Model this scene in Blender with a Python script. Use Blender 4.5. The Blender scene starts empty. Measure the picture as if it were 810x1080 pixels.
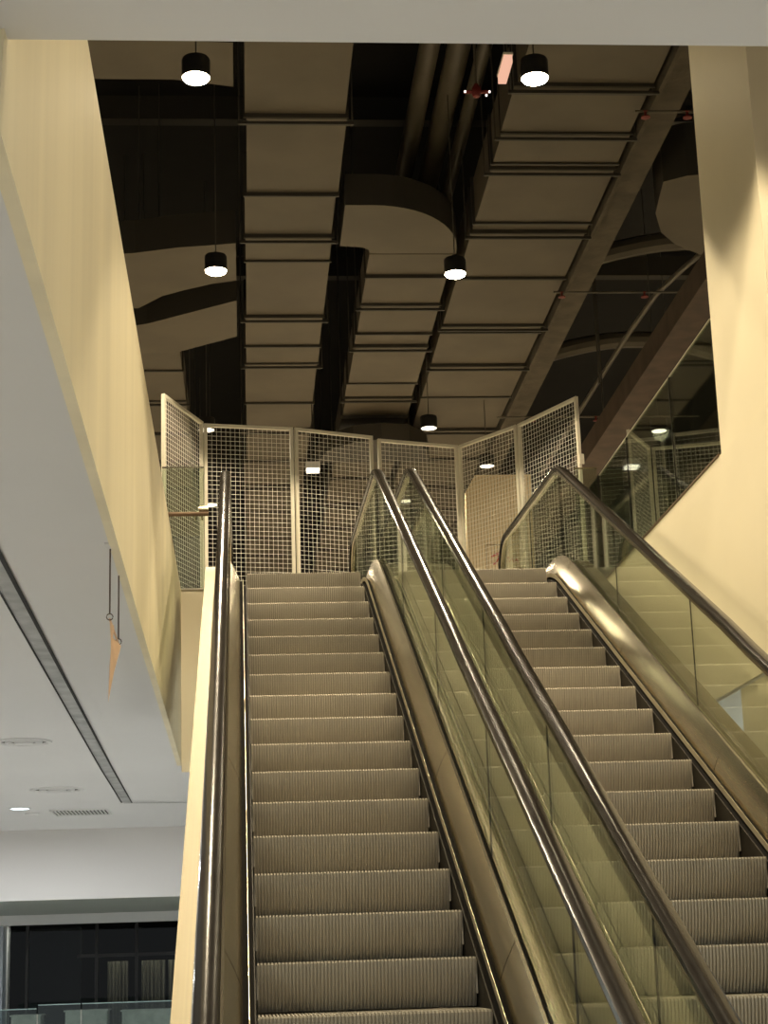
import bpy, bmesh, math, random
from mathutils import Vector, Matrix
random.seed(7)
C = bpy.context.scene.collection
PI = math.pi

# ------------------------------------------------------------------ materials
def new_mat(name):
    m = bpy.data.materials.new(name); m.use_nodes = True
    nt = m.node_tree; nt.nodes.clear()
    out = nt.nodes.new('ShaderNodeOutputMaterial')
    return m, nt, out
def mat(name, col, rough=.6, metal=0., noise=.0, scale=3., bump=0., bscale=40., spec=.5, stretch=(1, 1, 1), rvar=0., dark=None):
    m, nt, out = new_mat(name)
    b = nt.nodes.new('ShaderNodeBsdfPrincipled'); nt.links.new(b.outputs[0], out.inputs[0])
    b.inputs['Base Color'].default_value = (*col, 1); b.inputs['Roughness'].default_value = rough
    b.inputs['Metallic'].default_value = metal; b.inputs['Specular IOR Level'].default_value = spec
    tc = nt.nodes.new('ShaderNodeTexCoord'); mp = nt.nodes.new('ShaderNodeMapping')
    mp.inputs['Scale'].default_value = stretch; nt.links.new(tc.outputs['Object'], mp.inputs[0])
    if noise or rvar:
        n = nt.nodes.new('ShaderNodeTexNoise'); n.inputs['Scale'].default_value = scale; n.inputs['Detail'].default_value = 5
        nt.links.new(mp.outputs[0], n.inputs['Vector'])
        if noise:
            r = nt.nodes.new('ShaderNodeValToRGB')
            lo = dark if dark else tuple(c*(1-noise) for c in col)
            r.color_ramp.elements[0].position = .35; r.color_ramp.elements[1].position = .65
            r.color_ramp.elements[0].color = (*lo, 1); r.color_ramp.elements[1].color = (*[min(1, c*(1+noise*.4)) for c in col], 1)
            nt.links.new(n.outputs[0], r.inputs[0]); nt.links.new(r.outputs[0], b.inputs['Base Color'])
        if rvar:
            mr = nt.nodes.new('ShaderNodeMapRange'); mr.inputs['To Min'].default_value = max(.03, rough-rvar); mr.inputs['To Max'].default_value = rough+rvar
            mr.inputs['From Min'].default_value = .3; mr.inputs['From Max'].default_value = .7
            nt.links.new(n.outputs[0], mr.inputs[0]); nt.links.new(mr.outputs[0], b.inputs['Roughness'])
    if bump:
        n2 = nt.nodes.new('ShaderNodeTexNoise'); n2.inputs['Scale'].default_value = bscale
        nt.links.new(mp.outputs[0], n2.inputs['Vector'])
        bp = nt.nodes.new('ShaderNodeBump'); bp.inputs['Strength'].default_value = bump; bp.inputs['Distance'].default_value = .01
        nt.links.new(n2.outputs[0], bp.inputs['Height']); nt.links.new(bp.outputs[0], b.inputs['Normal'])
    return m
def emit(name, col, s):
    m, nt, out = new_mat(name)
    e = nt.nodes.new('ShaderNodeEmission'); e.inputs[0].default_value = (*col, 1); e.inputs[1].default_value = s
    nt.links.new(e.outputs[0], out.inputs[0]); return m
def glass(name, tint=(.86, .9, .83), f0=.05, maxr=.9, haze=0.):
    m, nt, out = new_mat(name); N = nt.nodes; L = nt.links
    t = N.new('ShaderNodeBsdfTransparent'); t.inputs[0].default_value = (*tint, 1)
    g = N.new('ShaderNodeBsdfGlossy'); g.inputs['Roughness'].default_value = .02; g.inputs[0].default_value = (.95, 1, .95, 1)
    lw = N.new('ShaderNodeLayerWeight'); lw.inputs['Blend'].default_value = .5   # facing = 1 - cos
    p = N.new('ShaderNodeMath'); p.operation = 'POWER'; p.inputs[1].default_value = 4.6
    s = N.new('ShaderNodeMath'); s.operation = 'MULTIPLY_ADD'; s.inputs[1].default_value = maxr; s.inputs[2].default_value = f0
    L.new(lw.outputs['Facing'], p.inputs[0]); L.new(p.outputs[0], s.inputs[0])
    mx = N.new('ShaderNodeMixShader'); L.new(s.outputs[0], mx.inputs[0]); L.new(t.outputs[0], mx.inputs[1]); L.new(g.outputs[0], mx.inputs[2])
    last = mx
    if haze:
        d = N.new('ShaderNodeBsdfDiffuse'); d.inputs[0].default_value = (.6, .6, .45, 1)
        tc = N.new('ShaderNodeTexCoord'); n = N.new('ShaderNodeTexNoise'); n.inputs['Scale'].default_value = 2.5; L.new(tc.outputs['Object'], n.inputs['Vector'])
        mm = N.new('ShaderNodeMath'); mm.operation = 'MULTIPLY'; mm.inputs[1].default_value = haze; L.new(n.outputs[0], mm.inputs[0])
        m2 = N.new('ShaderNodeMixShader'); L.new(mm.outputs[0], m2.inputs[0]); L.new(mx.outputs[0], m2.inputs[1]); L.new(d.outputs[0], m2.inputs[2]); last = m2
    L.new(last.outputs[0], out.inputs[0]); return m

M = {}
M['cream'] = mat('cream_paint', (.84, .76, .56), .55, noise=.05, scale=.8, bump=.05, bscale=12)
M['cream_left'] = mat('cream_paint_streaked', (.88, .79, .56), .6, noise=.10, scale=1.6, stretch=(1, 1.5, .12), bump=.08, bscale=10)
M['white'] = mat('white_soffit_paint', (.74, .74, .74), .7, noise=.03, scale=.5)
M['wallwhite'] = mat('white_wall_paint', (.72, .70, .68), .7, noise=.03, scale=.5)
M['floor'] = mat('pale_floor_tile', (.55, .52, .46), .25, noise=.08, scale=2)
M['black'] = mat('black_ceiling_paint', (.010, .009, .007), .9, noise=.2, scale=3)
M['darkwall'] = mat('dark_far_wall', (.03, .027, .022), .8, noise=.2, scale=1)
M['duct'] = mat('dark_duct_paint', (.100, .083, .058), .55, noise=.16, scale=1.3, bump=.15, bscale=3, spec=.3)
M['ductside'] = mat('dark_flange_and_side_shade', (.035, .03, .022), .6)  # flange paint, also the painted shade on elbow and branch sides
M['beam'] = mat('sprayed_beam', (.085, .07, .048), .9, noise=.25, scale=4, bump=.6, bscale=14)
M['pipe'] = mat('painted_pipe', (.10, .085, .06), .45, noise=.15, scale=2)
M['rod'] = mat('hanger_rod_metal', (.10, .09, .07), .5, .4)
M['red'] = mat('red_sprinkler', (.16, .015, .01), .5)
M['steel'] = mat('brushed_stainless', (.50, .47, .41), .27, 1., noise=.05, scale=9, rvar=.06, stretch=(1, .08, .2), bump=.03, bscale=3)
M['steel_dull'] = mat('dull_stainless', (.34, .32, .27), .36, 1., noise=.08, scale=4, rvar=.05)
M['chrome'] = mat('polished_guide', (.42, .38, .29), .26, 1.)
M['skirt'] = mat('dark_skirt', (.03, .025, .018), .6, .1, noise=.3, scale=8, spec=.2)
M['rubber'] = mat('black_handrail_rubber', (.018, .015, .012), .19, 0., spec=.2, noise=.1, scale=8, rvar=.02)
M['step'] = mat('grey_step_aluminium', (.41, .375, .31), .48, .35, noise=.10, scale=3, rvar=.06)
M['fence'] = mat('beige_fence_frame', (.70, .66, .55), .5)
M['wire'] = mat('galvanised_wire', (.82, .80, .72), .45, .1)
M['glass'] = glass('escalator_glass', (.88, .90, .84), .05, .62)
M['guardglass'] = glass('guard_glass', (.80, .84, .78), .05, .55)
M['shopglass'] = glass('shop_glass', (.5, .51, .51), .04, .2)
M['seal'] = mat('black_glass_joint', (.01, .009, .008), .9, spec=.05)
M['brown'] = mat('brown_rail_tube', (.16, .10, .06), .4, .5)
M['bright'] = mat('bright_moulding', (.80, .72, .55), .3, .8)
M['can'] = mat('black_lamp_can', (.012, .011, .010), .45)
M['lampglow'] = emit('warm_lamp_disc', (1., .84, .55), 60)
M['lampfar'] = emit('pale_lamp_disc', (1., .90, .68), 3.2)
M['cool'] = emit('cool_downlight_disc', (.80, .92, 1.), 5)
M['slot'] = mat('slot_channel_grey', (.42, .43, .43), .6, noise=.25, scale=6)
M['grille'] = mat('white_grille', (.7, .7, .7), .6)
M['dark'] = mat('dark_recess', (.012, .012, .012), .8)
M['groove'] = mat('grey_groove', (.16, .16, .15), .7)
M['flag'] = mat('peach_cloth', (.72, .50, .34), .8, noise=.1, scale=6)
M['string'] = mat('dark_string', (.08, .05, .04), .8)
M['board'] = mat('cream_ribbed_board', (.88, .74, .50), .6, noise=.04, scale=2)
M['boardgroove'] = mat('board_groove', (.36, .27, .14), .7)
M['redink'] = mat('red_lettering', (.5, .03, .02), .6)
M['mullion'] = mat('black_mullion', (.02, .02, .02), .4)
M['curtain'] = mat('grey_curtain', (.55, .55, .48), .8, noise=.5, scale=3, stretch=(6, 1, .2))
M['panelgrey'] = mat('grey_shop_panel', (.20, .21, .22), .5)
M['paper'] = mat('pale_display_box', (.55, .52, .46), .6, noise=.2, scale=8)
M['signpink'] = emit('pink_white_sign', (1., .55, .38), .9)

def brushed(name, col, r0, r1, smudge=.12):
    m, nt, out = new_mat(name); N = nt.nodes; L = nt.links
    b = N.new('ShaderNodeBsdfPrincipled'); L.new(b.outputs[0], out.inputs[0]); b.inputs['Metallic'].default_value = 1
    tc = N.new('ShaderNodeTexCoord'); mp = N.new('ShaderNodeMapping'); mp.inputs['Scale'].default_value = (90, .25, .5); L.new(tc.outputs['Object'], mp.inputs[0])
    n = N.new('ShaderNodeTexNoise'); n.inputs['Scale'].default_value = 1.; n.inputs['Detail'].default_value = 3; L.new(mp.outputs[0], n.inputs['Vector'])
    n2 = N.new('ShaderNodeTexNoise'); n2.inputs['Scale'].default_value = .25; n2.inputs['Detail'].default_value = 0; L.new(tc.outputs['Object'], n2.inputs['Vector'])
    ad = N.new('ShaderNodeMath'); ad.operation = 'ADD'; L.new(n.outputs[0], ad.inputs[0]); L.new(n2.outputs[0], ad.inputs[1])
    mr = N.new('ShaderNodeMapRange'); mr.inputs['From Min'].default_value = .6; mr.inputs['From Max'].default_value = 1.4
    mr.inputs['To Min'].default_value = r0; mr.inputs['To Max'].default_value = r1; L.new(ad.outputs[0], mr.inputs[0]); L.new(mr.outputs[0], b.inputs['Roughness'])
    mc = N.new('ShaderNodeMapRange'); mc.inputs['From Min'].default_value = .6; mc.inputs['From Max'].default_value = 1.4
    mc.inputs['To Min'].default_value = 1-smudge; mc.inputs['To Max'].default_value = 1+smudge; L.new(ad.outputs[0], mc.inputs[0])
    vm = N.new('ShaderNodeVectorMath'); vm.operation = 'SCALE'; vm.inputs[0].default_value = col; L.new(mc.outputs[0], vm.inputs['Scale']); L.new(vm.outputs[0], b.inputs['Base Color'])
    return m
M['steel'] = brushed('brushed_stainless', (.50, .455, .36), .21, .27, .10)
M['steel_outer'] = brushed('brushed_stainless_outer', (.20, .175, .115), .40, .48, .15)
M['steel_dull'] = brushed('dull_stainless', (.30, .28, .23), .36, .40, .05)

# ------------------------------------------------------------------ helpers
def box(bm, x0, x1, y0, y1, z0, z1):
    v = [bm.verts.new(p) for p in ((x0,y0,z0),(x1,y0,z0),(x1,y1,z0),(x0,y1,z0),(x0,y0,z1),(x1,y0,z1),(x1,y1,z1),(x0,y1,z1))]
    for f in ((0,3,2,1),(4,5,6,7),(0,1,5,4),(1,2,6,5),(2,3,7,6),(3,0,4,7)): bm.faces.new([v[i] for i in f])
def bar(bm, a, b, w, h=None, caps=True, n=4):
    """straight bar a-b, rectangular (n=4: w x h) or round (n>4: radius w)"""
    a, b = Vector(a), Vector(b); d = (b-a).normalized()
    up = Vector((0,0,1)) if abs(d.z) < .95 else Vector((0,1,0))
    s = d.cross(up).normalized(); t = s.cross(d).normalized(); h = w if h is None else h
    if n == 4: off = [s*w/2*i+t*h/2*j for i, j in ((-1,-1),(1,-1),(1,1),(-1,1))]
    else: off = [s*w*math.cos(2*PI*k/n)+t*w*math.sin(2*PI*k/n) for k in range(n)]
    A = [bm.verts.new(a+o) for o in off]; B = [bm.verts.new(b+o) for o in off]; k = len(off)
    for i in range(k): bm.faces.new((A[i], A[(i+1)%k], B[(i+1)%k], B[i]))
    if caps: bm.faces.new(A[::-1]); bm.faces.new(B)
def tube(bm, pts, r, n=10):
    pts = [Vector(p) for p in pts]; rings = []
    for i, p in enumerate(pts):
        d = (pts[min(i+1, len(pts)-1)]-pts[max(i-1, 0)]).normalized()
        up = Vector((0,0,1)) if abs(d.z) < .9 else Vector((1,0,0))
        s = d.cross(up).normalized(); t = s.cross(d)
        rings.append([bm.verts.new(p+s*r*math.cos(2*PI*k/n)+t*r*math.sin(2*PI*k/n)) for k in range(n)])
    for a, b in zip(rings, rings[1:]):
        for k in range(n): bm.faces.new((a[k], a[(k+1)%n], b[(k+1)%n], b[k]))
    bm.faces.new(rings[0][::-1]); bm.faces.new(rings[-1])
def prism(bm, poly, z0, z1):
    a = [bm.verts.new((x,y,z0)) for x, y in poly]; b = [bm.verts.new((x,y,z1)) for x, y in poly]; k = len(poly)
    bm.faces.new(a[::-1]); bm.faces.new(b)
    for i in range(k): bm.faces.new((a[i], a[(i+1)%k], b[(i+1)%k], b[i]))
def lathe(bm, prof, n=28, c=(0,0,0)):
    rings = []
    for r, z in prof:
        rings.append([bm.verts.new((c[0]+r*math.cos(2*PI*k/n), c[1]+r*math.sin(2*PI*k/n), c[2]+z)) for k in range(n)])
    for a, b in zip(rings, rings[1:]):
        for k in range(n): bm.faces.new((a[k], a[(k+1)%n], b[(k+1)%n], b[k]))
    return rings
def sweep(bm, prof, path, x0, closed=True):
    """profile [(dx, dn)] swept along path [(y, z)] in the plane x = x0, dn along the path's normal"""
    rings = []
    for i, (y, z) in enumerate(path):
        a = path[max(i-1, 0)]; b = path[min(i+1, len(path)-1)]
        ty, tz = b[0]-a[0], b[1]-a[1]; l = math.hypot(ty, tz); ny, nz = -tz/l, ty/l
        rings.append([bm.verts.new((x0+dx, y+ny*dn, z+nz*dn)) for dx, dn in prof])
    k = len(prof)
    for a, b in zip(rings, rings[1:]):
        for i in range(k if closed else k-1): bm.faces.new((a[i], a[(i+1)%k], b[(i+1)%k], b[i]))
    if closed: bm.faces.new(rings[0][::-1]); bm.faces.new(rings[-1])
def obj(name, bm, m, parent=None, smooth=False):
    me = bpy.data.meshes.new(name); bmesh.ops.recalc_face_normals(bm, faces=bm.faces); bm.to_mesh(me); bm.free()
    o = bpy.data.objects.new(name, me); C.objects.link(o)
    for mm in (m if isinstance(m, (list, tuple)) else [m]): me.materials.append(mm)
    if smooth:
        me.shade_smooth()
        try: me.set_sharp_from_angle(angle=math.radians(35))
        except Exception: pass
    if parent: o.parent = parent
    return o
def tag(o, label, cat, group=None, kind=None):
    o['label'] = label; o['category'] = cat
    if group: o['group'] = group
    if kind: o['kind'] = kind
    return o
def thing(name, label, cat, loc=(0,0,0), rz=0, group=None):
    o = bpy.data.objects.new(name, None); C.objects.link(o); o.location = loc; o.rotation_euler = (0,0,rz)
    o.empty_display_size = .2
    return tag(o, label, cat, group)
def struct(name, bm, m, label, cat):
    o = obj(name, bm, m); o['kind'] = 'structure'; o['label'] = label; o['category'] = cat; return o
def dup(root, loc, label=None, group=None, rz=None):
    r = root.copy(); C.objects.link(r); r.location = loc
    if rz is not None: r.rotation_euler = (0,0,rz)
    if label: r['label'] = label
    if group: r['group'] = group
    for ch in list(root.children):
        c = ch.copy(); C.objects.link(c); c.parent = r
        for g in ch.children:
            d = g.copy(); C.objects.link(d); d.parent = c
    return r
def B(): return bmesh.new()

# ------------------------------------------------------------------ building shell
FLOOR = -4.95
XL, XR = -1.08, 2.74          # left and right edges of the opening
YN, YF = -11.3, .56           # near and far edges of the opening
def zc(y): return -1.45 - .11*max(0, min(1, (y+11.3)/12))   # left soffit height

b = B(); box(b, -12, 14, -26, 32, FLOOR-.2, FLOOR); struct('floor', b, M['floor'], 'pale tiled ground floor of the mall at the escalator foot', 'floor')
b = B(); box(b, -12, 14, YF+.02, 32, -.3, 0); struct('floor_upper_far', b, M['floor'], 'pale upper floor behind the escalator landing', 'floor')
b = B(); box(b, -12, XL-.02, -26, YF+.02, -.3, 0); struct('floor_upper_left', b, M['floor'], 'pale upper floor left of the escalator opening', 'floor')
b = B(); box(b, XR+.02, 14, -26, YF+.02, -.3, 0); struct('floor_upper_right', b, M['floor'], 'pale upper floor right of the escalator opening', 'floor')
b = B(); box(b, XL-.02, XR+.02, -26, YN-.02, -.3, 0); struct('floor_upper_near', b, M['floor'], 'pale upper floor on the near side of the opening', 'floor')
# left soffit: gently sloping white ceiling under the left slab, out to the far bulkhead
b = B()
ys = [YN, .7, 7.3]
top = []
for y in ys:
    top.append((b.verts.new((-12, y, zc(y))), b.verts.new((XL-.01, y, zc(y)))))
for p, q in zip(top, top[1:]): b.faces.new((p[0], p[1], q[1], q[0]))
bmesh.ops.extrude_face_region(b, geom=list(b.faces))
for v in list(b.verts)[len(ys)*2:]: v.co.z += .06
struct('ceiling', b, M['white'], 'white plaster ceiling under the upper floor on the left', 'ceiling')
b = B(); box(b, -12, 14, -26, YN, -1.17, -.95); struct('ceiling_near', b, M['white'], 'pale grey ceiling edge crossing the top of the view', 'ceiling')
b = B(); box(b, XR+.01, 14, YN-.1, 7.3, -1.62, -1.55); struct('ceiling_right', b, M['white'], 'white ceiling under the upper floor on the right', 'ceiling')
b = B(); box(b, XL, XR, YF+.04, 7.3, -1.62, -1.55); struct('ceiling_middle', b, M['white'], 'white ceiling behind the escalator underside', 'ceiling')
# fascias of the opening
b = B()
poly = [(YN-.12, zc(YN)), (YN-.05, -1.17), (YN-.12, 0), (YF+.02, 0), (YF+.02, zc(0)-.01), (-5, zc(-5)-.01)]
va = [b.verts.new((XL, y, z)) for y, z in poly]; vb = [b.verts.new((XL-.04, y, z)) for y, z in poly]
b.faces.new(va); b.faces.new(vb[::-1])
for i in range(len(poly)): b.faces.new((va[i], vb[i], vb[(i+1)%len(poly)], va[(i+1)%len(poly)]))
struct('wall_left', b, M['cream_left'], 'cream painted slab edge along the left of the escalators', 'wall')
b = B(); box(b, XR, XR+.04, YN-.1, YF+.02, -1.6, 0); struct('wall_right', b, M['cream'], 'cream painted slab edge rising on the right', 'wall')
b = B(); box(b, XL, -.86, YF, YF+.04, -1.62, 0); box(b, 2.50, XR, YF, YF+.04, -1.62, 0); box(b, -.86, 2.5, YF+.3, YF+.34, -1.62, -.35)
struct('wall_back_fascia', b, M['cream'], 'cream slab edge facing the viewer beside the left escalator', 'wall')
b = B(); box(b, XL-.02, -.86, YF-.012, YF+.02, 0, .012); struct('trim_1', b, M['fence'], 'thin metal trim on the slab edge below the mesh', 'trim')
b = B(); box(b, XR-.008, XR+.03, -3.6, YF+.02, 0, .015); struct('trim_2', b, M['brown'], 'thin dark trim along the right slab edge', 'trim')
# column on the right, full height
b = B(); box(b, XR+.012, 3.9, -4.95, -3.62, FLOOR, 7.0); struct('wall_column', b, M['cream'], 'tall cream square column at the right of the opening', 'column')
# outer walls and dark upper ceiling
b = B(); box(b, -12, 14, -26, 32, 7.0, 7.2); struct('ceiling_upper', b, M['black'], 'black painted high ceiling above the ducts', 'ceiling')
b = B(); box(b, -12, 14, 31.8, 32, 0, 7); struct('wall_back', b, M['darkwall'], 'dark far wall behind the mesh fence', 'wall')
b = B(); box(b, -12.2, -12, -26, 32, 0, 7); struct('wall_far_left', b, M['darkwall'], 'dark side wall of the upper hall', 'wall')
b = B(); box(b, 14, 14.2, -26, 32, 0, 7); struct('wall_far_right', b, M['darkwall'], 'dark right side wall of the upper hall', 'wall')
b = B(); box(b, -12.2, -12, -26, 7.3, FLOOR, -1); box(b, 14, 14.2, -26, 7.3, FLOOR, -1); struct('wall_lower', b, M['wallwhite'], 'pale side walls of the lower hall', 'wall')

# lower left room: bulkhead, band, shopfront
b = B(); box(b, -12, 14, 7.2, 7.35, -2.40, -1.5); struct('wall_bulkhead', b, M['wallwhite'], 'pale grey bulkhead at the far end of the left ceiling', 'wall')
b = B()
n = 24
lo = []; 
for i in range(n+1):
    x = -3.9+3.4*i/n; bow = .05*math.sin(PI*i/n)
    lo.append((b.verts.new((x, 7.36, -2.41+bow*.4)), b.verts.new((x, 10.2, -2.47))))
for p, q in zip(lo, lo[1:]): b.faces.new((p[0], q[0], q[1], p[1]))
struct('trim_3', b, mat('greenish_band', (.42, .46, .42), .4), 'thin greenish curved band below the pale bulkhead', 'trim')
b = B(); box(b, -12, 2, 10.2, 10.45, -2.60, -2.45); struct('trim_4', b, M['white'], 'bright white strip above the dark shopfront', 'trim')
b = B(); box(b, -12, -4.02, 11.6, 12.4, FLOOR, -2.5); struct('wall_shop_jamb', b, mat('cool_white_jamb', (.7, .78, .88), .5), 'cool white jamb left of the dark shopfront', 'wall')
b = B(); box(b, -12, 3, 10.45, 16, -2.52, -2.46); struct('ceiling_shop', b, M['black'], 'dark ceiling edge above the shopfront', 'ceiling')
t = thing('shopfront', 'dark glass shopfront with black mullions beneath the pale bulkhead', 'shopfront', (-2.6, 12, FLOOR))
def local(bm, o):
    for v in bm.verts: v.co -= Vector(o.location)
    return bm
for x0, x1 in ((-4.0, -3.72), (-3.72, -2.74), (-2.70, -2.16), (-2.12, -.3)):
    b = B(); box(b, x0, x1, 12.0, 12.01, FLOOR, -2.56); obj('glass_pane', local(b, t), M['shopglass'], t)
for x in (-3.72, -2.72, -2.14):
    b = B(); box(b, x-.02, x+.02, 11.96, 12.03, FLOOR, -2.56); obj('mullion', local(b, t), M['mullion'], t)
b = B(); box(b, -3.0, -.3, 11.97, 12.02, -3.04, -2.99); obj('transom', local(b, t), M['mullion'], t)
b = B(); box(b, -3.72, -2.95, 12.05, 12.08, FLOOR, -2.6); obj('door_panel', local(b, t), M['panelgrey'], t)
b = B(); box(b, -9, 3, 15.5, 15.6, FLOOR, -2.5); box(b, .2, .3, 12, 15.5, FLOOR, -2.5); struct('wall_shop_back', b, M['darkwall'], 'dark rear wall of the closed shop', 'wall')
for i, (x0, x1) in enumerate(((-2.6, -2.3), (-2.1, -1.75), (-1.7, -1.35))):
    b = B(); k = 24
    for j in range(k):
        xa = x0+(x1-x0)*j/k; xb = x0+(x1-x0)*(j+1)/k
        b.faces.new([b.verts.new(p) for p in ((xa, 12.6+.03*math.sin(j*1.6), FLOOR+.05), (xb, 12.6+.03*math.sin((j+1)*1.6), FLOOR+.05), (xb, 12.6+.03*math.sin((j+1)*1.6), -3.1), (xa, 12.6+.03*math.sin(j*1.6), -3.1))])
    tag(obj('curtain', b, M['curtain']), ('grey pleated curtain hanging behind the shop glass, leftmost of three', 'pale pleated curtain behind the shop glass, middle of three', 'pale pleated curtain behind the shop glass, nearest the escalator')[i], 'curtain')
t = thing('glass_railing', 'clear glass railing with green edge in front of the shopfront', 'railing', (-2.6, 9, FLOOR))
for x0, x1, zt in ((-4.2, -3.24, -3.70), (-3.22, -2.68, -3.655), (-2.66, -1.2, -3.655)):
    b = B(); box(b, x0, x1, 9, 9.012, FLOOR, zt); g = obj('glass_panel', local(b, t), glass('railing_glass', (.72, .80, .78), .10, .8), t)
    b = B(); box(b, x0, x1, 8.995, 9.017, zt, zt+.012); obj('top_edge', local(b, t), mat('green_glass_edge', (.35, .48, .46), .3), g)
for i, (x0, x1, z1, lab) in enumerate(((-3.66, -3.28, -3.78, 'pale display box behind the glass railing, at the left edge'), (-2.95, -2.4, -3.74, 'beige display box behind the glass railing, middle one'), (-2.2, -1.4, -3.76, 'wide grey display box behind the glass railing beside the escalator'))):
    b = B(); box(b, x0, x1, 9.8, 10.3, FLOOR, z1-.02); box(b, x0-.02, x1+.02, 9.78, 10.32, z1-.02, z1)
    tag(obj('display_box', b, M['paper']), lab, 'box')

# ceiling fittings on the left soffit
def zp(y): return zc(y)-.002
t = thing('slot_light_channel', 'long recessed linear channel in the white left ceiling', 'ceiling channel', (-1.7, 0, -1.56))
def quadstrip(pts, z=0.):
    bm = B(); (xa, ya), (xb, yb), (xc, yc), (xd, yd) = pts     # far pair first, near pair last
    if ya > .7 > yd:
        f = (ya-.7)/(ya-yd); xm, xn = xa+(xd-xa)*f, xb+(xc-xb)*f
        cells = [[(xa, ya), (xb, yb), (xn, .7), (xm, .7)], [(xm, .7), (xn, .7), (xc, yc), (xd, yd)]]
    else: cells = [pts]
    for cell in cells: bm.faces.new([bm.verts.new((x, y, zc(y)-.003+z)) for x, y in cell])
    return bm
b = quadstrip([(-1.81, 3.86), (-1.72, 3.89), (-1.615, -7.6), (-1.70, -7.6)]); obj('channel_bed', local(b, t), M['slot'], t)
b = quadstrip([(-1.72, 3.89), (-1.708, 3.89), (-1.600, -7.6), (-1.625, -7.6)], -.004); obj('dark_slot', local(b, t), M['dark'], t)
b = quadstrip([(-1.825, 3.86), (-1.81, 3.86), (-1.70, -7.6), (-1.712, -7.6)], -.004); obj('dark_slot', local(b, t), M['dark'], t)
b = quadstrip([(-1.8, 3.87), (-1.8, 3.91), (-1.09, 4.06), (-1.09, 4.02)], -.004); obj('cross_slot', local(b, t), M['groove'], t)
def ring_vent(x, y, r, lab):
    t = thing('ceiling_diffuser', lab, 'ceiling vent', (x, y, zc(y)), 0, 'round diffusers in the left ceiling')
    b = B(); lathe(b, [(r, 0), (r*.98, -.012), (r*.86, -.014), (r*.80, -.002)]); obj('outer_ring', b, M['grille'], t, True)
    b = B(); lathe(b, [(r*.66, -.004), (r*.64, -.018), (r*.54, -.018), (r*.48, -.004)]); obj('middle_ring', b, M['grille'], t, True)
    b = B(); lathe(b, [(r*.34, -.003), (r*.32, -.02), (r*.16, -.022), (.001, -.022)]); obj('centre_disc', b, M['grille'], t, True)
    b = B(); lathe(b, [(r*.84, -.0015), (.001, -.0015)]); obj('dark_gap', b, M['groove'], t)
ring_vent(-2.24, -1.14, .22, 'round white ringed ceiling diffuser, the larger one at the left edge')
ring_vent(-2.34, 2.38, .26, 'round white ringed ceiling diffuser next to the slotted grille')
t = thing('downlight', 'small glowing white round downlight at the left of the ceiling', 'downlight', (-2.92, 4.25, zc(4.2)))
b = B(); lathe(b, [(.12, 0), (.115, -.012), (.10, -.012)]); obj('trim_ring', b, M['grille'], t, True)
b = B(); lathe(b, [(.10, -.008), (.001, -.008)]); obj('lamp_disc', b, M['cool'], t)
t = thing('smoke_detector', 'tiny round detector on the ceiling beside the glowing downlight', 'detector', (-2.86, 4.85, zc(4.8)))
b = B(); lathe(b, [(.08, 0), (.08, -.02), (.05, -.04), (.001, -.04)]); obj('housing', b, M['grille'], t, True)
t = thing('air_grille', 'white slotted rectangular air grille in the left ceiling', 'ceiling grille', (-2.33, 4.85, zc(4.8)))
b = B(); box(b, -.31, .31, -.33, -.30, -.015, 0); box(b, -.31, .31, .30, .33, -.015, 0); box(b, -.31, -.29, -.3, .3, -.015, 0); box(b, .29, .31, -.3, .3, -.015, 0); obj('frame', b, M['grille'], t)
b = B(); box(b, -.29, .29, -.30, .30, -.004, -.001); obj('dark_backing', b, M['dark'], t)
for k in range(14):
    b = B(); x = -.27+.04*k; box(b, x, x+.017, -.3, .3, -.014, -.004); obj('slat', b, M['grille'], t)

# hanging pennant on the left soffit
t = thing('hanging_pennant', 'peach triangular cloth pennant hanging on two strings from the left ceiling', 'pennant', (-1.115, -7.18, -1.5))
b = B()
A = Vector((.0, -.27, -.335)); D = Vector((.0, .28, -.345)); T = Vector((-.02, -.05, -.66)); nn = 10
rows = []
for i in range(nn+1):
    f = i/nn; p = A.lerp(T, f); q = D.lerp(T, f); rows.append([b.verts.new(p.lerp(q, j/6)+Vector((.012*math.sin(j*1.3+f*3)*(1-f), 0, 0))) for j in range(7)])
for p, q in zip(rows, rows[1:]):
    for j in range(6): b.faces.new((p[j], p[j+1], q[j+1], q[j]))
obj('cloth', b, M['flag'], t, True)
b = B(); tube(b, [A+Vector((0,0,.01)), D+Vector((0,0,.01))], .005, 6); obj('top_rod', b, M['flag'], t)
for p in (A, D):
    b = B(); bar(b, (p.x, p.y, -.01), (p.x, p.y, p.z+.035), .0035, n=6); obj('string', b, M['string'], t)
    b = B(); tube(b, [(p.x+.014*math.cos(a), p.y, p.z+.02+.014*math.sin(a)) for a in [2*PI*k/12 for k in range(13)]], .0025, 6); obj('ring', b, M['string'], t)
b = B(); bar(b, (-1.13, -7.47, -1.489), (-1.1, -6.88, -1.489), .02, .008); 
for v in b.verts: v.co -= Vector((-1.115, -7.18, -1.5))
obj('ceiling_batten', b, M['grille'], t)

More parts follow.
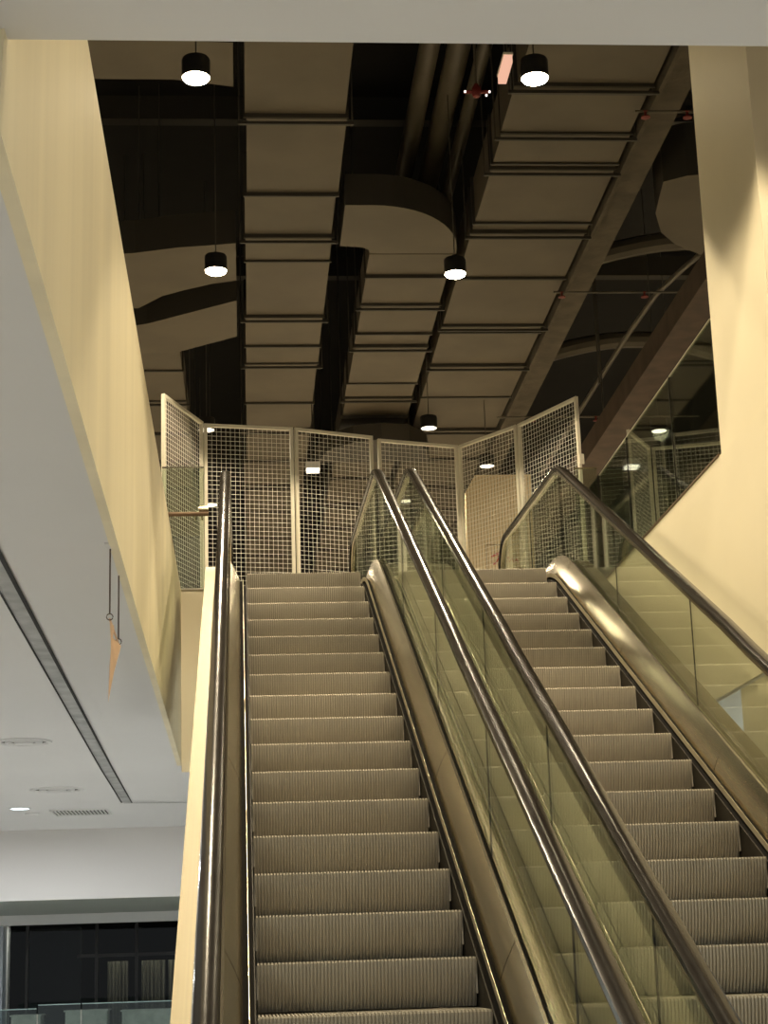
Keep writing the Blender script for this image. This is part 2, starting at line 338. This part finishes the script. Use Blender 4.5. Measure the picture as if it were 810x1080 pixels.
# ------------------------------------------------------------------ escalators
RUN, RISE, W = .46541, .22, .98
m_ = RISE/RUN
YB = FLOOR/m_                      # where the nosing line meets the lower floor
def smoothmax(a, b_, k=.25):
    h = max(k-abs(a-b_), 0)/k; return max(a, b_)+h*h*k*.25
def nose(y):                      # nosing line, eased into both landings
    return max(-smoothmax(-m_*y, 0, .22), FLOOR) if y > YB/2 else smoothmax(m_*y, FLOOR, .25)
def frange(a, b_, s):
    n = max(1, int(round((b_-a)/s))); return [a+(b_-a)*i/n for i in range(n+1)]
DECKY = [y for y in [YB-2.2]+frange(YB-.7, YB+.7, .1)+frange(YB+1.2, -1.2, .6)+frange(-.7, .7, .08)+frange(1.0, 3.3, .6)]
HR = .915
def railz(y):
    if y > YB/2:
        return min(m_*y+HR+.012, HR+.060+.045*max(0, y)) if abs(y) > .35 else -smoothmax(-(m_*y+HR+.012), -(HR+.060+.045*max(0, y)), .10)
    return smoothmax(m_*y+HR, FLOOR+.95, .25)
def rail_path():
    p = []
    yb, rb = YB-1.75, .42; zb = FLOOR+.95
    for k in range(13):
        a = -PI/2+PI*k/12; p.append((yb-rb*math.cos(a), zb-rb+rb*math.sin(a)))
    p += [(y, railz(y)) for y in frange(YB-1.5, YB+1.0, .12)+frange(YB+1.5, -1.0, .5)+frange(-.7, .6, .06)+frange(.9, 3.2, .4)]
    yt = 3.36; zt = railz(yt); R = .44
    for k in range(19):
        a = PI/2-PI*k/18; p.append((yt+R*1.08*math.cos(a), zt-R+R*math.sin(a)))
    return p
RP = rail_path()
def rail_under(y):                # height of the handrail above y including the top bull-nose
    if y <= 3.36: return railz(y)
    t_ = min(1, (y-3.36)/(.44*1.08)); return railz(3.36)-.44+.44*math.sqrt(max(0, 1-t_*t_))
def vsweep(bm, prof, ys, x0, fn=nose):
    rings = [[bm.verts.new((x0+dx, y, fn(y)+h)) for dx, h in prof] for y in ys]; k = len(prof)
    for a, c in zip(rings, rings[1:]):
        for i in range(k): bm.faces.new((a[i], a[(i+1)%k], c[(i+1)%k], c[i]))
    bm.faces.new(rings[0][::-1]); bm.faces.new(rings[-1])

def step_mesh():
    """one ribbed step: curved cleated riser and cleated tread, nosing at the origin, body behind (+y)"""
    b = B(); n = 62; pitch = W/n
    prof = [(0, 0), (-.004, -.009)]+[(-.003+.065*(k/10)**1.8, -.009-.206*k/10) for k in range(1, 11)]
    cols = []
    xs = []
    for i in range(n):
        x = -W/2+i*pitch
        xs += [(x, 0), (x+pitch*.50, 0), (x+pitch*.58, .009), (x+pitch*.92, .009)]
    xs.append((W/2, 0))
    for x, d in xs:
        c = [b.verts.new((x, RUN+.03, -d))]
        c += [b.verts.new((x, y+(d if j else d*.6), z-(d*.8 if j == 0 else 0))) for j, (y, z) in enumerate(prof)]
        cols.append(c)
    for p, q in zip(cols, cols[1:]):
        for j in range(len(p)-1): b.faces.new((p[j], p[j+1], q[j+1], q[j]))
    # side plates
    for sx in (-1, 1):
        box(b, sx*W/2-.004, sx*W/2+.004, .012, RUN-.06, -.16, -.012)
    return b
STEP = []
def build_escalator(name, label, left_outer=.84, right_outer=.818):
    t = thing(name, label, 'escalator')
    s0 = STEP
    for k in range(0, 23):
        if not s0: s0.append(obj('step', step_mesh(), M['step'], t)); o = s0[0]
        else: o = s0[0].copy(); C.objects.link(o); o.parent = t
        z = -k*RISE
        if k < 3: z += (.020, .012, .006)[k]
        o.location = (0, -k*RUN, z)
    b = B(); box(b, -W/2-.02, W/2+.02, RUN*.9, 3.6, -.02, .006); obj('landing_plate', b, M['steel_dull'], t)
    b = B()
    for i in range(48): box(b, -W/2+.01+i*.02, -W/2+.022+i*.02, RUN*.82, RUN*.9, -.01, .010)
    obj('comb', b, M['steel_dull'], t)
    b = B(); box(b, -W/2-.02, W/2+.02, YB-2.0, YB-.1, FLOOR-.02, FLOOR+.006); obj('landing_plate', b, M['steel_dull'], t)
    for s in (-1, 1):
        def P(pts): return [(s*x, h) for x, h in pts]
        b = B(); vsweep(b, P([(.497, -.32), (.503, -.32), (.505, -.03), (.499, -.03)]), DECKY, 0); obj('skirt_panel', b, M['skirt'], t)
        b = B(); vsweep(b, P([(.524, -.008), (.530, -.008), (.530, .026), (.527, .026)]), DECKY, 0); obj('skirt_moulding', b, M['bright'], t)
        b = B(); vsweep(b, P([(.504, -.06), (.562, -.06), (.562, .005), (.5315, .005), (.5315, -.03), (.504, -.035)]), DECKY, 0); obj('shadow_gap', b, M['seal'], t)
        b = B(); vsweep(b, P([(.553, .004), (.556, .018), (.5725, .063), (.592, .109), (.6125, .150), (.632, .186), (.646, .188), (.646, .15), (.563, .0)]), DECKY[1:], 0); obj('inner_deck', b, M['steel'], t, True)
        # deck seams
        for y in (-9.2, -7.25, -4.9, -2.55, -.45):
            b = B(); prof_ = [(.5545, .0185), (.5710, .064), (.5905, .110), (.6112, .1515), (.6312, .1878)]
            v0 = [b.verts.new((s*x, y, nose(y)+h)) for x, h in prof_]; v1 = [b.verts.new((s*x, y+.010, nose(y+.010)+h)) for x, h in prof_]
            for i in range(4): b.faces.new((v0[i], v0[i+1], v1[i+1], v1[i]))
            obj('deck_seam', b, M['chrome'], t)
        b = B(); vsweep(b, P([(.646, .11), (.646, .175), (.660, .175), (.660, .11)]), DECKY[1:], 0); obj('glass_gasket', b, M['seal'], t)
        outer = right_outer if s > 0 else left_outer
        if s > 0:
            prof = [(.684, .10), (.684, .135), (outer+.004, .135), (outer+.004, .10)]
        else:
            prof = [(.684, .10), (.684, .135), (outer+.004, .135), (outer+.004, .10)]
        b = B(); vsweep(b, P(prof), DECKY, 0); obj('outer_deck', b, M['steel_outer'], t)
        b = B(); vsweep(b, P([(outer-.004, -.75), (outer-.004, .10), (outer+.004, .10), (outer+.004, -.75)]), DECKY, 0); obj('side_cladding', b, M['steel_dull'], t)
        # glass panels
        cuts = {1: [YB-1.9, -9.9, -8.46, -6.33, -4.2, -2.05, .1, 1.8, 3.82], -1: [YB-1.9, -9.9, -8.5, -6.39, -4.25, -2.1, .1, 1.8, 3.82]}[s]
        for y0, y1 in zip(cuts, cuts[1:]):
            ys = frange(y0+.004, y1-.004, .12 if y1 > 3 or y1 < -9.5 or abs(y1) < 2 else .4)
            b = B(); ring = []
            for y in ys:
                zt = rail_under(y)-.03; zb = nose(y)+.17
                if y < YB-1.75: zt = FLOOR+.95-.42+.42*math.sqrt(max(0, 1-((YB-1.75-y)/.42)**2))-.03
                zt = max(zt, zb+.01)
                ring.append([b.verts.new((s*x, y, z)) for x, z in ((.665, zb), (.677, zb), (.677, zt), (.665, zt))])
            for p, q in zip(ring, ring[1:]):
                for i in range(4): b.faces.new((p[i], p[(i+1)%4], q[(i+1)%4], q[i]))
            b.faces.new(ring[0][::-1]); b.faces.new(ring[-1])
            obj('glass_panel', b, M['glass'], t)
            if -9.6 < y1 < 3: 
                b = B(); y = y1; box(b, s*.671-.004, s*.671+.004, y-.003, y+.003, nose(y)+.17, railz(y)-.05); obj('glass_joint', b, M['seal'], t)
        # handrail and guide
        b = B()
        prof = [(-.018, -.022), (-.040, -.016), (-.044, .000), (-.038, .014), (-.020, .022), (0, .024), (.020, .022), (.038, .014), (.044, 0), (.040, -.016), (.018, -.022)]
        sweep(b, prof, RP, s*.671)
        h = obj('handrail', b, M['rubber'], t, True)
        b = B(); sweep(b, [(-.024, -.050), (-.024, -.0225), (.024, -.0225), (.024, -.050), (.016, -.056), (-.016, -.056)], RP, s*.671); obj('handrail_guide', b, M['chrome'], h, True)
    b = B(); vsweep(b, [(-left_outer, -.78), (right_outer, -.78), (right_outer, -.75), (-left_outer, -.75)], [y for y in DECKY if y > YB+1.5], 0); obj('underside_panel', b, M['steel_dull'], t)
    return t
esc = build_escalator('escalator', 'left escalator of the pair, beside the cream slab edge, with grey ribbed steps')
esc2 = build_escalator('escalator', 'right escalator of the pair, its outer glass facing the tall cream column', .812, .84)
esc2.location = (1.6445, .036, .017)

# ------------------------------------------------------------------ mesh fence
def fence_panel(a, c, lab, group='folding mesh fence panels behind the landing', H=2.65):
    L = math.hypot(c[0]-a[0], c[1]-a[1]); t = thing('mesh_panel', lab, 'fence panel', (a[0], a[1], 0), math.atan2(c[1]-a[1], c[0]-a[0]), group)
    w = .036
    b = B(); box(b, 0, w, -w/2, w/2, 0, H); box(b, L-w, L, -w/2, w/2, 0, H); box(b, w, L-w, -w/2, w/2, H-w, H); box(b, w, L-w, -w/2, w/2, .05, .05+w)
    obj('frame', b, M['fence'], t)
    b = B(); r = .0033
    n = max(2, round((L-2*w)/.052))
    for i in range(1, n):
        x = w+(L-2*w)*i/n; bar(b, (x, -.003, .08), (x, -.003, H-w), r, caps=False)
    n = round((H-.09-w)/.052)
    for i in range(1, n):
        z = .086+(H-.086-w)*i/n; bar(b, (w, .003, z), (L-w, .003, z), r, caps=False)
    obj('wire_mesh', b, M['wire'], t)
    return t
fence_panel((-1.35, 3.0), (-.96, 4.02), 'narrow angled mesh fence panel at the far left end of the fence')
fence_panel((-.94, 4.09), (.06, 4.27), 'mesh fence panel directly behind the left escalator handrail')
fence_panel((.08, 4.27), (.99, 4.63), 'mesh fence panel behind the middle of the left escalator top')
fence_panel((1.06, 4.74), (2.03, 5.04), 'mesh fence panel behind the two middle handrail tips')
fence_panel((2.05, 5.05), (2.62, 4.23), 'mesh fence panel standing before the cream ribbed board')
f = fence_panel((2.64, 4.21), (3.13, 3.19), 'mesh fence panel at the right end of the fence, ending in a tall post')
b = B(); box(b, 1.08, 1.16, -.012, .012, 1.9, 1.93); box(b, 1.14, 1.16, -.03, .03, 1.88, 1.99); obj('latch', b, M['fence'], f)
g2 = 'mesh fence panels standing in for a reflection in the right glass guard'  # panels added beyond the guard in place of its mirrored fence
fence_panel((3.96, 4.45), (4.37, 5.18), 'short mesh fence panel standing in for the right guard reflection, left one', g2)
fence_panel((4.41, 5.2), (5.6, 4.85), 'mesh fence panel standing in for the right guard reflection, below the black lamp', g2)

# ribbed board with a framed sign in red lettering
t = thing('ribbed_board', 'cream ribbed board with one cut corner standing behind the mesh fence', 'board', (2.3, 7.0, 0))
b = B()
poly = [(0, 0), (.90, 0), (.90, 2.83), (.17, 2.83), (.05, 2.62), (.05, 0)]
poly = [(.0, 0), (.90, 0), (.92, 2.83), (.19, 2.83), (.06, 2.60)]
va = [b.verts.new((x, 0, z)) for x, z in poly]; vb = [b.verts.new((x, .06, z)) for x, z in poly]
b.faces.new(va); b.faces.new(vb[::-1])
for i in range(len(poly)): b.faces.new((va[i], vb[i], vb[(i+1)%len(poly)], va[(i+1)%len(poly)]))
obj('panel', b, M['board'], t)
b = B()
for i in range(1, 22):
    x = .04+i*.04; zt = 2.82 if x > .2 else 2.60+(x-.06)*1.7; box(b, x-.003, x+.003, -.002, .001, 0.02, zt-.01)
obj('rib_grooves', b, M['boardgroove'], t)
b = B(); x0, x1, z0, z1 = .29, .84, .9, 1.90
for bx in ((x0, x1, z1-.012, z1), (x0, x1, z0, z0+.012), (x0, x0+.012, z0, z1), (x1-.012, x1, z0, z1)): box(b, bx[0], bx[1], -.012, -.002, bx[2], bx[3])
sf = obj('sign_frame', b, M['boardgroove'], t)
b = B()
strokes = [[(.36, 1.74), (.42, 1.77), (.50, 1.80), (.57, 1.84)], [(.47, 1.80), (.45, 1.72), (.41, 1.65), (.37, 1.64)],
           [(.49, 1.68), (.53, 1.73), (.51, 1.75), (.48, 1.70), (.50, 1.65), (.55, 1.68)], [(.45, 1.63), (.47, 1.61)],
           [(.57, 1.73), (.58, 1.66), (.62, 1.72), (.64, 1.66), (.68, 1.70), (.70, 1.66)]]
for sk in strokes: tube(b, [(x, -.012, z) for x, z in sk], .013, 6)
obj('red_script', b, M['redink'], t)

# ------------------------------------------------------------------ glass guards of the opening
t = thing('glass_guard', 'frameless glass guard along the right slab edge left of the cream column', 'guard rail', (XR+.02, 0, 0))
ys = [-3.6, -2.32, -.72, .5]
for y0, y1 in zip(ys, ys[1:]):
    b = B(); box(b, -.006, .006, y0+.012, y1-.012, .0, 1.0); g = obj('glass_panel', b, M['guardglass'], t)
    b = B(); box(b, -.007, .007, y0+.012, y1-.012, 1.0, 1.008); obj('top_edge', b, mat('pale_glass_edge', (.55, .50, .38), .3, .3), g)
for y in ys[1:-1]:
    b = B(); box(b, -.008, .008, y-.010, y+.010, 0, 1.0); obj('joint', b, M['seal'], t)
t = thing('glass_guard', 'short glass guard crossing behind the right escalator handrail', 'guard rail', (2.53, .5, 0), 0)
b = B(); box(b, 0, .205, -.006, .006, 0, 1.07); g = obj('glass_panel', b, M['guardglass'], t)
b = B(); box(b, 0, .205, -.008, .008, 1.07, 1.082); obj('top_edge', b, M['chrome'], g)
t = thing('glass_guard', 'short glass guard with a brown tube handrail beside the left escalator', 'guard rail', (-1.25, .62, 0), 0)
b = B(); box(b, 0, .38, -.006, .006, 0, 1.15); g = obj('glass_panel', b, M['guardglass'], t)
b = B(); box(b, 0, .38, -.008, .008, 1.15, 1.162); obj('top_edge', b, M['chrome'], g)
b = B(); bar(b, (0, -.06, .70), (.42, -.06, .70), .022, n=12); obj('handrail_tube', b, M['brown'], t, True)
for x in (.30, .36):
    b = B(); bar(b, (x, -.06, .70), (x, 0, .66), .009, n=8); obj('bracket', b, M['chrome'], t)
b = B(); bar(b, (.33, -.06, .745), (.42, -.06, .745), .025, n=10); obj('tube_end_cap', b, M['chrome'], t, True)

# ------------------------------------------------------------------ ducts overhead
def seam_duct(name, lab, x0, x1, z0, z1, y0, y1, seams, taper=0.):
    t = thing(name, lab, 'air duct', ((x0+x1)/2, y0, z0)); w = (x1-x0)/2
    edges = [y0]+[s for s in seams]+[y1]
    for a, c in zip(edges, edges[1:]):
        dz = .012*math.sin(a*7.3)           # slight sag from section to section
        dx = .012*math.sin(a*5.1)
        b = B(); box(b, -w+dx, w+dx, a-y0+.012, c-y0-.012, dz, z1-z0); obj('duct_section', b, M['duct'], t)
    for s in seams:
        b = B(); box(b, -w-.022, w+.022, s-y0-.016, s-y0+.016, -.032, z1-z0+.02); obj('flange', b, M['ductside'], t)
    for s in seams[1::2]:
        if s > 16: continue
        for sx in (-1, 1):
            b = B(); bar(b, (sx*(w+.06), s-y0+.05, -.05), (sx*(w+.06), s-y0+.05, 6.98-z0), .008, n=6, caps=False); obj('hanger_rod', b, M['rod'], t)
        b = B(); box(b, -w-.07, w+.07, s-y0+.035, s-y0+.065, -.075, -.045); obj('trapeze_bar', b, M['ductside'], t)
    return t
seam_duct('air_duct', 'long dark brown rectangular duct overhead, behind the two left lamps', -.45, .50, 4.5, 4.95, -6, 30,
          [-4.4, -3.0, -1.4, .25, 2.02, 3.1, 3.8, 5.58, 6.66, 7.32, 9.04, 10.3, 12.0, 13.47, 15.24, 17.14, 18.6, 20.2, 21.8, 23.5, 25.2, 27])
seam_duct('air_duct', 'widest dark brown rectangular duct overhead, right of the curved elbow', 2.03, 3.30, 4.5, 5.0, -6, 30,
          [-4.6, -3.4, -2.2, -.4, -.26, .56, 1.24, 1.36, 2.73, 2.98, 4.34, 5.92, 6.17, 7.46, 8.82, 10.4, 12, 13.6, 15.2, 17, 19, 21, 23])
seam_duct('air_duct', 'middle rectangular duct overhead running on from the curved elbow', .95, 1.90, 4.5, 4.92, 3.66, 30,
          [4.29, 5.18, 6.21, 6.68, 8.18, 8.82, 9.75, 11.4, 13.1, 14.8, 16.5, 18.2, 20, 22, 24])
def duct_poly(name, lab, poly, z0, z1, m=None, ztop=7.0):
    cx = sum(p[0] for p in poly)/len(poly); cy = sum(p[1] for p in poly)/len(poly)
    b = B(); prism(b, [(x-cx, y-cy) for x, y in poly], z0, z1)
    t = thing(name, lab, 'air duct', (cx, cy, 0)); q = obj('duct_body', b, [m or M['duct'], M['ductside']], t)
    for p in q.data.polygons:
        if abs(p.normal.z) < .5: p.material_index = 1  # upright faces coloured darker, shade painted into the material
    for sx, sy in ((.12, 0), (-.12, .05)):
        b = B(); bar(b, (sx, sy, z1-.01), (sx, sy, ztop), .008, n=6); obj('hanger_rod', b, M['rod'], t)
    return t
# elbow: sweeps from beneath the left duct round to the middle duct
outer = [(.60, 2.30)]+[(.90+1.03*math.sin(a), 3.62-1.32*math.cos(a)) for a in [PI/2*k/14 for k in range(15)]]
inner = [(.95, 3.62), (.93, 3.52), (.86, 3.44), (.60, 3.40)]
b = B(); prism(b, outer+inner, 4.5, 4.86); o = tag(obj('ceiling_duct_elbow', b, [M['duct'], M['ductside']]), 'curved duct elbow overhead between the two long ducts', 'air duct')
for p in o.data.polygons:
    if abs(p.normal.z) < .5: p.material_index = 1  # elbow sides get the same painted shade
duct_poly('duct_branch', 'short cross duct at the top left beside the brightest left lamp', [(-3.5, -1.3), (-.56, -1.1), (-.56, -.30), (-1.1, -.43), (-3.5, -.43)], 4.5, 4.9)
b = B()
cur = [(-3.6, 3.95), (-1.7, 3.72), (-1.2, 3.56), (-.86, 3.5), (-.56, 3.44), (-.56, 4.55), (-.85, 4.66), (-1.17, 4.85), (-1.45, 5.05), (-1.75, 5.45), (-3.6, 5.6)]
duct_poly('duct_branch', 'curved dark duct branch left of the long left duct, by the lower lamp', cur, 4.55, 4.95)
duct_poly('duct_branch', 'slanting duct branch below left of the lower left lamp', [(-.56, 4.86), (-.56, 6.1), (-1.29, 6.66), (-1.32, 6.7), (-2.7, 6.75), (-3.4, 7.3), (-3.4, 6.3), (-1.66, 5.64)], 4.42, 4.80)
seam_duct('air_duct', 'leftmost rectangular duct overhead, partly hidden by the cream slab edge', -2.6, -1.30, 4.5, 4.9, 6.8, 30, [7.6, 8.9, 10.5, 12, 13.6, 15.2, 17, 19, 21])
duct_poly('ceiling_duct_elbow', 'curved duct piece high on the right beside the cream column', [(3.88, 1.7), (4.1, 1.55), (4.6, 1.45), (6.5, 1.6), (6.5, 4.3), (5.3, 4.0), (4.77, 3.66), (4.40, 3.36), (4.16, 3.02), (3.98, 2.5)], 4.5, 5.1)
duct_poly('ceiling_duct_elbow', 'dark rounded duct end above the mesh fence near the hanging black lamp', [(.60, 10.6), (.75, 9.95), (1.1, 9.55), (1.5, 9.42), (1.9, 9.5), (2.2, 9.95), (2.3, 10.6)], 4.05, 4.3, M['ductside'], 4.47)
# pipes
for i, (x, r_, lab) in enumerate(((1.40, .105, 'round pipe overhead, left of three beside the curved elbow'), (1.70, .12, 'round pipe overhead, middle of three beside the curved elbow'), (1.95, .075, 'thin round pipe overhead, right of three beside the wide duct'))):
    b = B(); bar(b, (x, -4, 5.5+r_), (x, 14, 5.5+r_), r_, n=20); tag(obj('ceiling_pipe', b, M['pipe'], None, True), lab, 'pipe', 'round pipes above the elbow')
# beams
b = B(); box(b, 3.36, 3.70, -6, 30, 4.55, 5.1); box(b, 3.36, 3.40, -6, 30, 4.45, 4.55); tag(obj('ceiling_beam', b, M['beam']), 'rough dark beam overhead running beside the widest duct', 'beam')
b = B()
n=30
for i in range(n):
    y0 = -2+i*.9; box(b, 3.95, 4.25, y0, y0+.9, 3.0, 3.28)
tag(obj('ceiling_beam', b, mat('brown_beam', (.07, .045, .03), .8, noise=.3, scale=4)), 'dark brown beam on the right above the glass guard', 'beam')
for i, (y, lab) in enumerate(((6.6, 'arched dark roof brace on the right above the fence end'), (10.5, 'lower arched dark roof brace on the right behind the fence'), (2.4, 'dark roof brace near the cream column'))):
    b = B(); tube(b, [(3.8+4*k/12, y+.05*k, 5.6+.45*math.sin(PI*k/12)) for k in range(13)], .13, 10); tag(obj('roof_brace', b, M['pipe'], None, True), lab, 'brace', 'dark arched roof braces')
for i, (y, z, lab) in enumerate(((-.25, 6.4, 'dark cross joist just under the black ceiling at the top of the view'), (4.5, 6.6, 'dark cross joist under the ceiling behind the curved elbow'), (9.5, 6.6, 'dark cross joist under the ceiling far back'))):
    b = B(); box(b, -8, 10, y, y+.18, z, z+.3); tag(obj('ceiling_joist', b, M['ductside']), lab, 'joist', 'cross joists under the black ceiling')
for i, (y, xs_, lab) in enumerate(((-.06, (3.30, 3.70), 'thin sprinkler pipe crossing beside the beam near the column top'), (4.57, (3.30, 4.30), 'thin sprinkler pipe with red heads crossing at mid height right'), (9.53, (3.72, 4.66), 'thin sprinkler pipe with red heads low behind the fence end'))):
    t = thing('ceiling_sprinkler_pipe', lab, 'sprinkler pipe', (3.2, y, 4.4), 0, 'sprinkler pipes on the right')
    b = B(); bar(b, (0, 0, 0), (3.0, 0, 0), .014, n=8); obj('pipe', b, M['pipe'], t, True)
    b = B(); bar(b, (2.6, 0, 0), (2.6, 0, 2.6), .006, n=6); obj('hanger_rod', b, M['rod'], t)
    for x in xs_:
        b = B(); lathe(b, [(.001, -.07), (.045, -.065), (.045, -.055), (.012, -.05), (.014, -.01), (.03, 0)], 10, (x-3.2, 0, 0)); obj('sprinkler_head', b, M['red'], t)
# flexible conduit
b = B(); tube(b, [(5.6, 4.3, 4.8), (5.2, 4.3, 4.85), (4.95, 4.4, 4.8), (4.86, 4.8, 4.8), (4.72, 5.65, 4.8), (4.66, 7.2, 4.8), (4.63, 9.9, 4.8), (4.6, 14, 4.8)], .035, 8)
tag(obj('flexible_conduit', b, M['pipe'], None, True), 'thin curving conduit hanging on the right near the cream column', 'conduit')
for x, y, lab in ((4.1, 6.5, 'thin vertical drop rod right of the wide duct, nearer one'), (4.45, 8.0, 'thin vertical drop rod right of the wide duct, farther one')):
    b = B(); bar(b, (x, y, 3.9), (x, y, 7.0), .012, n=6); tag(obj('hanging_rod', b, M['rod']), lab, 'rod')
# small sign and red device near the upper right lamp
t = thing('hanging_sign', 'small pinkish white lit box hanging beside the upper right lamp', 'sign', (1.74, -1.56, 4.0))
b = B(); box(b, -.035, .035, -.19, .19, -.02, .05); obj('lit_body', b, M['signpink'], t)
b = B(); box(b, -.042, .042, -.20, .20, .05, .07); obj('top_cap', b, M['fence'], t)
b = B(); bar(b, (0, 0, .07), (0, 0, 2.97), .006, n=6); obj('rod', b, M['rod'], t)
t = thing('hanging_fire_valve', 'small dark red device with tiny lights above the pipes', 'fire device', (1.71, -.04, 4.6))
b = B(); lathe(b, [(.001, -.05), (.03, -.05), (.045, -.02), (.045, .03), (.02, .08)], 14); obj('body', b, M['red'], t, True)
b = B(); bar(b, (-.12, 0, 0), (.12, 0, 0), .018, n=8); obj('arm', b, M['red'], t)
b = B(); bar(b, (0, 0, .08), (0, 0, 2.40), .012, n=8); obj('drop_pipe', b, M['pipe'], t)
for x, y in ((-.11, -.03), (.12, -.03), (.1, .04)):
    b = B(); box(b, x-.008, x+.008, y-.008, y+.008, -.02, -.004); obj('indicator', b, emit('tiny_indicator', (1, .9, .8), 2.5), t)

# ------------------------------------------------------------------ pendant lamps
def make_lamp(glow, lab, cat='pendant lamp', cord=3.49):
    t = thing('pendant_lamp', lab, cat)
    b = B(); lathe(b, [(.100, .004), (.112, 0), (.112, .150), (.105, .165), (.03, .168), (.02, .19), (.001, .19)], 32)
    obj('can', b, M['can'], t, True)
    b = B(); lathe(b, [(.108, .003), (.100, -.012), (.075, -.026), (.04, -.034), (.001, -.037)] if glow is M['lampglow'] else [(.104, .006), (.06, -.004), (.001, -.008)], 32); obj('lens', b, glow, t, True)  # lens of the near lamps bulges to imitate glare
    b = B(); bar(b, (0, 0, .18), (0, 0, cord), .006, n=6); obj('cord', b, M['rod'], t)
    return t
G = 'black pendant lamps over the escalators'
LP = [(-.85, -2.34, 'bright pendant lamp at the top left in front of the long left duct'),
      (1.84, -2.37, 'bright pendant lamp at the top right over the widest duct'),
      (-.76, 1.67, 'pendant lamp left of the long left duct, below the brightest left one'),
      (1.67, 1.76, 'pendant lamp hanging at the end of the curved elbow')]
first = make_lamp(M['lampglow'], LP[0][2]); first['group'] = G; first.location = (LP[0][0], LP[0][1], 3.5)
for x, y, lab in LP[1:]: dup(first, (x, y, 3.5), lab)
FP = [(1.93, 7.12, 'black can pendant lamp hanging just above the mesh fence'),
      (-.97, 7.12, 'pendant lamp seen through the mesh left of the long duct'),
      (2.94, 8.97, 'pendant lamp seen through the mesh above the cream board'),
      (1.94, 10.87, 'pendant lamp seen low through the glass between the middle handrails'),
      (-.99, 10.96, 'pendant lamp seen low through the mesh beside the left handrail'),
      (5.04, 7.33, 'black can pendant lamp standing in for a lamp reflected in the right glass guard')]  # last lamp is added in place of a guard reflection
ff = make_lamp(M['lampfar'], FP[0][2]); ff['group'] = 'farther black pendant lamps'; ff.location = (FP[0][0], FP[0][1], 3.5)
for x, y, lab in FP[1:]:
    if x == 2.94: q = make_lamp(M['lampfar'], lab, cord=.985); q.location = (x, y, 3.5); q['group'] = 'farther black pendant lamps'
    else: dup(ff, (x, y, 3.5), lab)
t = thing('box_lamp', 'small square white box lamp seen through the second mesh panel', 'lamp', (.48, 9.07, 3.5))
b = B(); box(b, -.09, .09, -.09, .09, -.02, .01); obj('lens', b, M['lampfar'], t)
b = B(); box(b, -.10, .10, -.10, .10, .01, .10); obj('housing', b, M['grille'], t)
b = B(); bar(b, (0, 0, .10), (0, 0, .985), .006, n=6); obj('cord', b, M['rod'], t)

# ------------------------------------------------------------------ lights
def spot(x, y, z, e, col=(1., .83, .56), ang=126, blend=.25, r=.10):
    l = bpy.data.lights.new('lamp_light', 'SPOT'); l.energy = e; l.color = col; l.spot_size = math.radians(ang); l.spot_blend = blend; l.shadow_soft_size = r
    o = bpy.data.objects.new('lamp_light', l); C.objects.link(o); o.location = (x, y, z); return o
for x, y, e, a in ((-.85, -2.34, 480, 128), (1.84, -2.37, 520, 84), (-.76, 1.67, 480, 130), (1.67, 1.76, 480, 130), (-.85, -6.4, 560, 128), (1.84, -6.4, 620, 84), (-.85, -10.4, 350, 128), (1.84, -10.4, 350, 120)):
    spot(x, y, 3.44, e, ang=a, blend=.12)
for x, y in ((1.93, 7.12), (-.97, 7.12), (2.94, 8.97), (1.94, 10.87), (-.99, 10.96), (5.04, 7.33), (8, 2), (-6, 6), (8, -4), (-6, -2), (0, 16), (5, 16), (-5, 16), (0, 22), (5, 22)):  # includes the added lamp that replaces a guard reflection
    spot(x, y, 3.47, 420, ang=150)
def area(x, y, z, sx, sy, e, col, rot=(0, 0, 0)):
    l = bpy.data.lights.new('added_area_light', 'AREA'); l.shape = 'RECTANGLE'; l.size = sx; l.size_y = sy; l.energy = e; l.color = col
    o = bpy.data.objects.new('added_area_light', l); C.objects.link(o); o.location = (x, y, z); o.rotation_euler = rot; return o
cool = (.93, .97, 1.)  # unseen area lights added to brighten the soffits by floor bounce
for x in (-9, -5.5, -2.9):
    for y in (-9, -4, 1, 5): area(x, y, -1.68, .3, .3, 54, cool)
for x in (5, 9):
    for y in (-9, -4, 1, 5): area(x, y, -1.7, .3, .3, 130, (.85, .93, 1.))
for x in (-6, 0, 6):
    for y in (-23, -18): area(x, y, -1.25, .3, .3, 130, (1., .96, .88))
area(-2.6, 12.25, -2.54, 2.6, .05, 16, (1., .92, .7))  # interior light added to brighten the shop behind its glass

w = bpy.data.worlds.new('World'); bpy.context.scene.world = w; w.use_nodes = True
w.node_tree.nodes['Background'].inputs[0].default_value = (.9, .92, 1, 1); w.node_tree.nodes['Background'].inputs[1].default_value = .2

# ------------------------------------------------------------------ camera
r = Vector((.9967473, -.0742439, -.03134753)); u = Vector((.01188511, -.2493004, .96835327)); f = Vector((.07970927, .96557607, .24760711))
cam = bpy.data.cameras.new('camera'); co = bpy.data.objects.new('camera', cam); C.objects.link(co)
mw = Matrix.Identity(4)
for i in range(3): mw[i][0] = r[i]; mw[i][1] = u[i]; mw[i][2] = -f[i]
mw[0][3], mw[1][3], mw[2][3] = -.53836111, -15.20423893, -3.34498976
co.matrix_world = mw
cam.sensor_fit = 'HORIZONTAL'; cam.sensor_width = 36; cam.lens = 1887.51*36/810; cam.clip_start = .05; cam.clip_end = 200
sc = bpy.context.scene; sc.camera = co
sc.view_settings.view_transform = 'Standard'; sc.view_settings.look = 'Medium High Contrast' if False else 'None'
sc.view_settings.exposure = 0
sc.cycles.max_bounces = 12; sc.cycles.diffuse_bounces = 5; sc.cycles.transparent_max_bounces = 40; sc.cycles.glossy_bounces = 5
sc.cycles.sample_clamp_indirect = 6; sc.cycles.use_denoising = True
